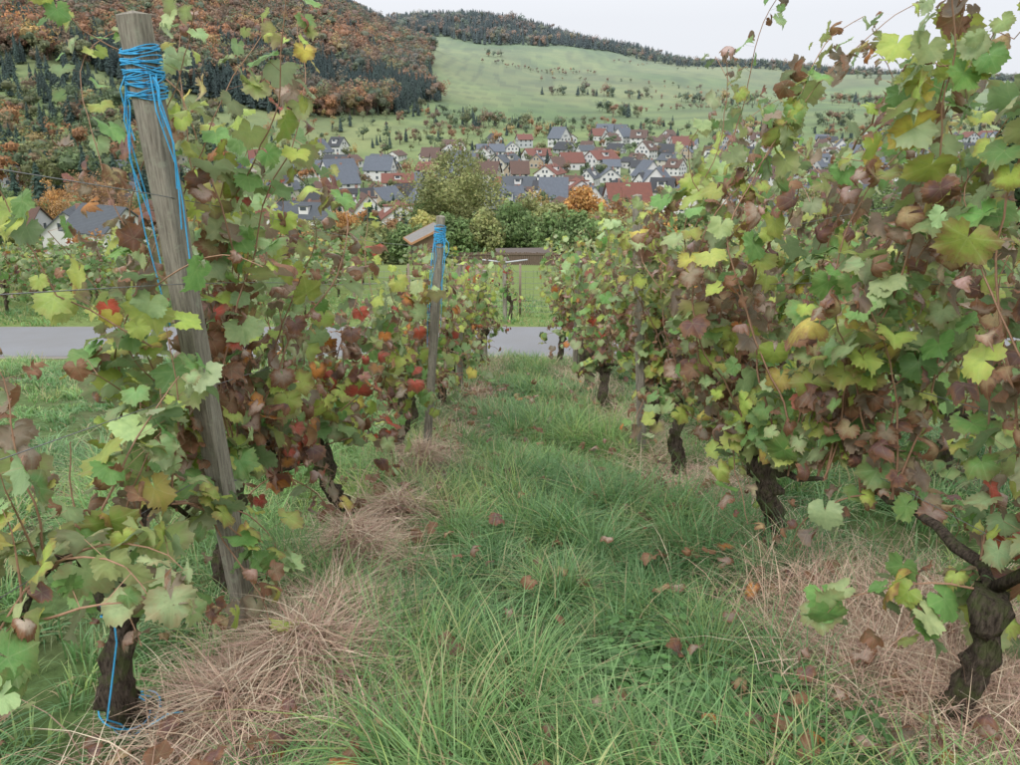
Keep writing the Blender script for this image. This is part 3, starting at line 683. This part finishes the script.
def far_tmpl(kind):
    Vs=[];Ts=[];Bs=[];n0=[0]
    def ad(V,T,br):
        Vs.append(V);Ts.append(np.asarray(T)+n0[0]);Bs.append(np.broadcast_to(br,(len(V),)));n0[0]+=len(V)
    if kind=='con':
        V,T=tube([(0,0,0),(0,0,.3)],[.02,.02],4); ad(V,T,.5)
        n=150; t=rng.random(n)**.8; th=rng.uniform(0,6.28,n); r=.19*(1-t)+.01; r=r*(.75+.35*rng.random(n))
        P=np.stack([r*np.cos(th),r*np.sin(th),.1+.9*t],1); s=.045*(1.3-t)[:,None]
        out=np.stack([np.cos(th),np.sin(th),-.6+0*t],1); sd=np.stack([-np.sin(th),np.cos(th),0*t],1)
        V=np.stack([P-out*s*1.2+[0,0,.02],P+out*s+sd*s*.9,P+out*s-sd*s*.9],1).reshape(-1,3); ad(V,np.arange(3*n).reshape(-1,3),np.repeat(rng.uniform(.7,1.3,n),3))
        V,T=tube([(0,0,.08),(0,0,.5),(0,0,1)],[.14,.085,.003],7); ad(V,T,.7)
    else:
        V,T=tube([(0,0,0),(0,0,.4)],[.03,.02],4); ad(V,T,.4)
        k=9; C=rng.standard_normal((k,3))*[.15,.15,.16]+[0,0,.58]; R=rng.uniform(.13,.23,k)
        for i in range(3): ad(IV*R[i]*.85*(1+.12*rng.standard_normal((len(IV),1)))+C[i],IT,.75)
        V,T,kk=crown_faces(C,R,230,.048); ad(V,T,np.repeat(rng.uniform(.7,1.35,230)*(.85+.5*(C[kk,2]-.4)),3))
    return np.concatenate(Vs),np.concatenate(Ts),np.concatenate(Bs)
TM=[far_tmpl('dec') for _ in range(6)]+[far_tmpl('con') for _ in range(3)]
def forest(name,X,Y,Hh,col,kind):
    b=B(); Z=hz(X,Y)-.3; idx=np.where(kind==0,rng.integers(0,6,len(X)),rng.integers(6,9,len(X)))
    for k in range(9):
        q=np.where(idx==k)[0]
        if len(q)==0: continue
        V,T,br=TM[k]; a=rng.uniform(0,6.28,len(q)); ca,sa=np.cos(a)[:,None],np.sin(a)[:,None]; s=Hh[q][:,None]; wf=rng.uniform(.85,1.25,(len(q),1))
        W=np.stack([(V[None,:,0]*ca-V[None,:,1]*sa)*s*wf+X[q][:,None],(V[None,:,0]*sa+V[None,:,1]*ca)*s*wf+Y[q][:,None],V[None,:,2]*s+Z[q][:,None]],-1)
        TT=T[None]+np.arange(len(q))[:,None,None]*len(V)
        C=col[q][:,None]*br[None,:,None]
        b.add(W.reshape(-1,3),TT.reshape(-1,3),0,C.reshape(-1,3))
    return b.obj(name,[M_tree],smooth=False)
AUT=np.array([(.23,.12,.055),(.34,.165,.06),(.19,.13,.065),(.16,.17,.06),(.10,.14,.055),(.36,.26,.085)]); CON=np.array([.03,.06,.04])
def mk(X,Y,pc,w,Hr=(11,19)):
    n=len(X); kind=(rng.random(n)<pc).astype(int); c=AUT[rng.choice(6,n,p=w)]; c=np.where(kind[:,None]==1,CON,c)*rng.uniform(.75,1.25,(n,1)); return rng.uniform(*Hr,n),c,kind
wa=[.26,.22,.18,.16,.11,.07]; wg=[.1,.06,.14,.34,.32,.04]
def region(n,f,x0,x1,y0,y1):
    X=rng.uniform(x0,x1,n);Y=rng.uniform(y0,y1,n); k=f(X,Y); return X[k],Y[k]
hill=lambda X,Y:(G(X,Y,-330,1080,np.where(X<-330,200,150),260,118)>9+2.5*vnoise(X,Y,60,77))&(Y<1200)&(X>-700)&(X<-.100*Y+6*np.sin(Y/37.)+5*vnoise(X,Y,21,8))
X,Y=region(15000,hill,-700,-40,560,1200); pc=np.clip(.28+.6*vnoise(X,Y,45,31),0.02,.97)
Hh,c,kd=mk(X,Y,pc,wa,(11,20)); v_=np.clip(vnoise(X,Y,38,66),-1,1)[:,None]; c=c*(1+.3*v_*np.array([1.,.6,.4])); forest('forest_hill_trees',X,Y,Hh,c,kd)
X,Y=region(2600,lambda X,Y:(X<-.30*Y)&(G(X,Y,-1150,1750,420,320,130)>30),-2000,-400,1250,1800); Hh,c,kd=mk(X,Y,.3,wa,(15,24)); forest('far_forest',X,Y,Hh,c,kd)
X,Y=region(5200,lambda X,Y:(G(X,Y,-85,1900,240,260,95)>22+0*X)&(Y<1950),-700,420,1420,1950); Hh,c,kd=mk(X,Y,.85,wa,(14,22)); forest('ridge_forest',X,Y,Hh,c,kd)
X,Y=region(3500,lambda X,Y:(Y>1490+60*np.sin(X/110.)),150,1500,1430,1700); Hh,c,kd=mk(X,Y,.5,wg,(8,15)); forest('ridge_trees',X,Y,Hh,c,kd)
X,Y=region(4200,lambda X,Y:(X<-.37*Y+12*np.sin(Y/30.))&(X>-1.0*Y),-800,-80,270,900); pc=np.clip(.3+.45*vnoise(X,Y,50,38),0.02,.95); Hh,c,kd=mk(X,Y,pc,wg,(9,17)); forest('valley_woods',X,Y,Hh,c*1.15,kd)
X=[];Y=[]
for r in range(40):
    x0=rng.uniform(-60,850); y0=rng.uniform(700,1450); a=rng.normal(.05,.25); n=rng.integers(5,18); s=rng.uniform(11,20)
    t=np.arange(n)*s; X+=list(x0+t*math.cos(a)+rng.normal(0,5,n)); Y+=list(y0+t*math.sin(a)+rng.normal(0,9,n))
X=np.array(X);Y=np.array(Y); Hh,c,kd=mk(X,Y,.0,[.3,.1,.25,.2,.1,.05],(3,7)); forest('orchard_trees',X,Y,Hh,c*1.35,kd)
X=[];Y=[]
for r in range(18):
    x0=rng.uniform(-70,650); y0=rng.uniform(600,1350); n=rng.integers(6,34); a=rng.normal(.2,.6); wd=rng.uniform(4,16); t=rng.normal(0,1,n)*n*.9
    X+=list(x0+t*math.cos(a)+rng.normal(0,wd,n)); Y+=list(y0+t*math.sin(a)+rng.normal(0,wd,n))
X=np.array(X);Y=np.array(Y); Hh,c,kd=mk(X,Y,.12,wg,(6,14)); forest('hedgerow_trees',X,Y,Hh,c*1.2,kd)
X,Y=region(4400,lambda X,Y:np.abs(X)<.75*Y,-460,460,150,680)
hx=np.array(hp_); dm=np.min((X[:,None]-hx[None,:,0])**2+(Y[:,None]-hx[None,:,1])**2,1); k=(dm>50)&(rng.random(len(X))<.5); X=X[k];Y=Y[k]
Hh,c,kd=mk(X,Y,.2,[.12,.12,.12,.3,.26,.08],(3.5,9)); forest('village_trees',X,Y,Hh,c*1.1,kd)
X,Y=region(1000,lambda X,Y:np.abs(X)<.8*Y,-120,120,84,170); k=(np.abs(X-X_at(105,122))>15)|(Y>140); X=X[k];Y=Y[k]
Hh,c,kd=mk(X,Y,.06,[.10,.10,.1,.36,.28,.06],(2.,4.8)); forest('hedge_bushes',X,Y,Hh,c*1.2,kd)
def tree(px,Y,H,Wd,col,name='deciduous_tree',n=5200,sz=.2):
    x=X_at(px,Y); z=float(hz(x,Y)); b=B()
    tr=H*.022
    b.add(*tube([(0,0,-.5),(.1,0,H*.2),(-.05,.1,H*.45),(0,0,H*.8)],[tr*1.3,tr,tr*.7,tr*.15],8,.06),1)
    k=60; C=rng.standard_normal((k,3)); C/=np.linalg.norm(C,axis=1)[:,None]; C*=(rng.random(k)**.4)[:,None]
    wob=1+.16*rng.standard_normal(k)
    C=C*np.array([Wd/2*.85,Wd/2*.85,H*.38])*wob[:,None]+[0,0,H*.56]; C[:,2]=np.maximum(C[:,2],H*.14)
    f=1-.4*np.clip((C[:,2]/H-.6)/.4,0,1); C[:,:2]*=f[:,None]
    R=rng.uniform(.08,.16,k)*Wd
    for i in range(0,k,3):
        s=np.array([0,0,min(H*.55,max(H*.2,C[i,2]*.55))]); mid=(s+C[i])/2+[0,0,H*.02]
        b.add(*tube([s,mid,C[i]],[tr*.45,tr*.28,tr*.08],5),1)
    V,T,kk=crown_faces(C,R,n,sz); cb=rng.uniform(.75,1.28,k)
    c=np.array(col)[None]*(cb[kk]*rng.uniform(.75,1.3,n))[:,None]*rng.uniform(.92,1.08,(n,3))
    b.add(V,T,0,np.repeat(c,3,0))
    o=b.obj(name,[M_tree,M_trunk],smooth=False); o.location=(x,Y,z); o.rotation_euler[2]=rng.uniform(0,6)
OL=(.27,.29,.12);OR=(.50,.28,.10);GR=(.16,.23,.09);YL=(.40,.38,.14);DG=(.06,.10,.045);RU=(.36,.22,.11)
for t in ((464,112,15.6,17,OL,17000),(440,118,11,11,GR,8000),(582,100,9.8,9.0,OR,7500),(552,92,7.6,7.5,OL,7000),(615,104,8.5,8,RU,6000),(430,92,6.2,7,YL,5500),(505,86,6.8,9,GR,7500),(530,95,8.5,9,OL,7000),(455,82,5.6,6,GR,5500),(482,84,6,7,OL,6000),(408,88,4.6,6,GR,5000),(385,96,4.2,6,OL,4500),(565,84,6.,8,GR,6000),(600,86,5.8,7,OL,5000),
          (100,185,14,18,RU,9500),(62,195,12,11,OR,5000),(30,190,11,10,GR,5000),(145,200,10,10,GR,4000),(345,150,8,8,OR,4600),(330,120,5,6,GR,4000),(395,135,6,5.5,RU,3800),(640,110,8.5,8,YL,4500),(655,92,6.5,7,OR,4500),(680,100,7,7,GR,4000),(300,135,6,7,YL,4000),(240,130,6,7,GR,4000),(360,112,4.5,6,OL,4000),
          (200,160,7,8,OR,3500),(518,150,10,9,RU,4500),(560,135,8,8,GR,4500),(598,125,8,8,OL,4500),(1000,60,13,7,DG,7000),(960,90,14,8,DG,6000),(1060,55,13,8,DG,6000),(870,120,12,10,GR,4500),(800,130,11,9,OL,4500)):
    tree(t[0],t[1],t[2],t[3],t[4],n=t[5])
X=np.array([X_at(p,Y_) for p,Y_ in ((372,165),(378,172),(405,180),(20,240),(45,235),(240,210),(120,260),(90,270))]); Y=np.array([165,172,180,240,235,210.,260,270])
forest('conifer_trees',X,Y,np.array([10,9,8,14,16,9.,17,19]),np.tile(CON*1.2,(8,1)),np.ones(8,int))
# ------------------------------------------------------------ light : overcast sky, brighter overhead than at the horizon
w=bpy.data.worlds.new("World"); scene.world=w; w.use_nodes=True; nt=w.node_tree; nt.nodes.clear()
sky=nt.nodes.new('ShaderNodeTexSky'); sky.sky_type='NISHITA'; sky.sun_disc=False; sky.sun_elevation=math.radians(42); sky.sun_rotation=math.radians(205); sky.air_density=1.; sky.dust_density=4
hs=nt.nodes.new('ShaderNodeHueSaturation'); hs.inputs['Saturation'].default_value=.25; nt.links.new(sky.outputs[0],hs.inputs['Color'])
tc=nt.nodes.new('ShaderNodeTexCoord'); sx=nt.nodes.new('ShaderNodeSeparateXYZ'); nt.links.new(tc.outputs['Generated'],sx.inputs[0])
cl=mixc(nt,ramp01(nt,sx.outputs[2],.10,.70),(9.2,9.5,10.1),(19.,19.3,19.7))
mx=mixc(nt,.88,hs.outputs[0],cl)
bg=nt.nodes.new('ShaderNodeBackground'); bg.inputs[1].default_value=.1; nt.links.new(mx,bg.inputs[0])
wo=nt.nodes.new('ShaderNodeOutputWorld'); nt.links.new(bg.outputs[0],wo.inputs[0])
sl=bpy.data.lights.new('sun','SUN'); sl.energy=1.5; sl.angle=math.radians(20); sl.color=(1,.97,.92); so=bpy.data.objects.new('sun',sl); scene.collection.objects.link(so)
az=math.radians(205); el=math.radians(42); d=Vector((math.sin(az)*math.cos(el),math.cos(az)*math.cos(el),math.sin(el)))
so.rotation_euler=d.to_track_quat('Z','Y').to_euler()
cam=bpy.data.cameras.new('camera'); cam.lens=28; cam.sensor_width=36; cam.clip_end=12000; cam.clip_start=.05
co=bpy.data.objects.new('camera',cam); scene.collection.objects.link(co); co.location=(0,0,CH); co.rotation_euler=(math.pi/2-PITCH,0,0); scene.camera=co
scene.view_settings.view_transform='Standard'; scene.view_settings.look='None'; scene.view_settings.exposure=0
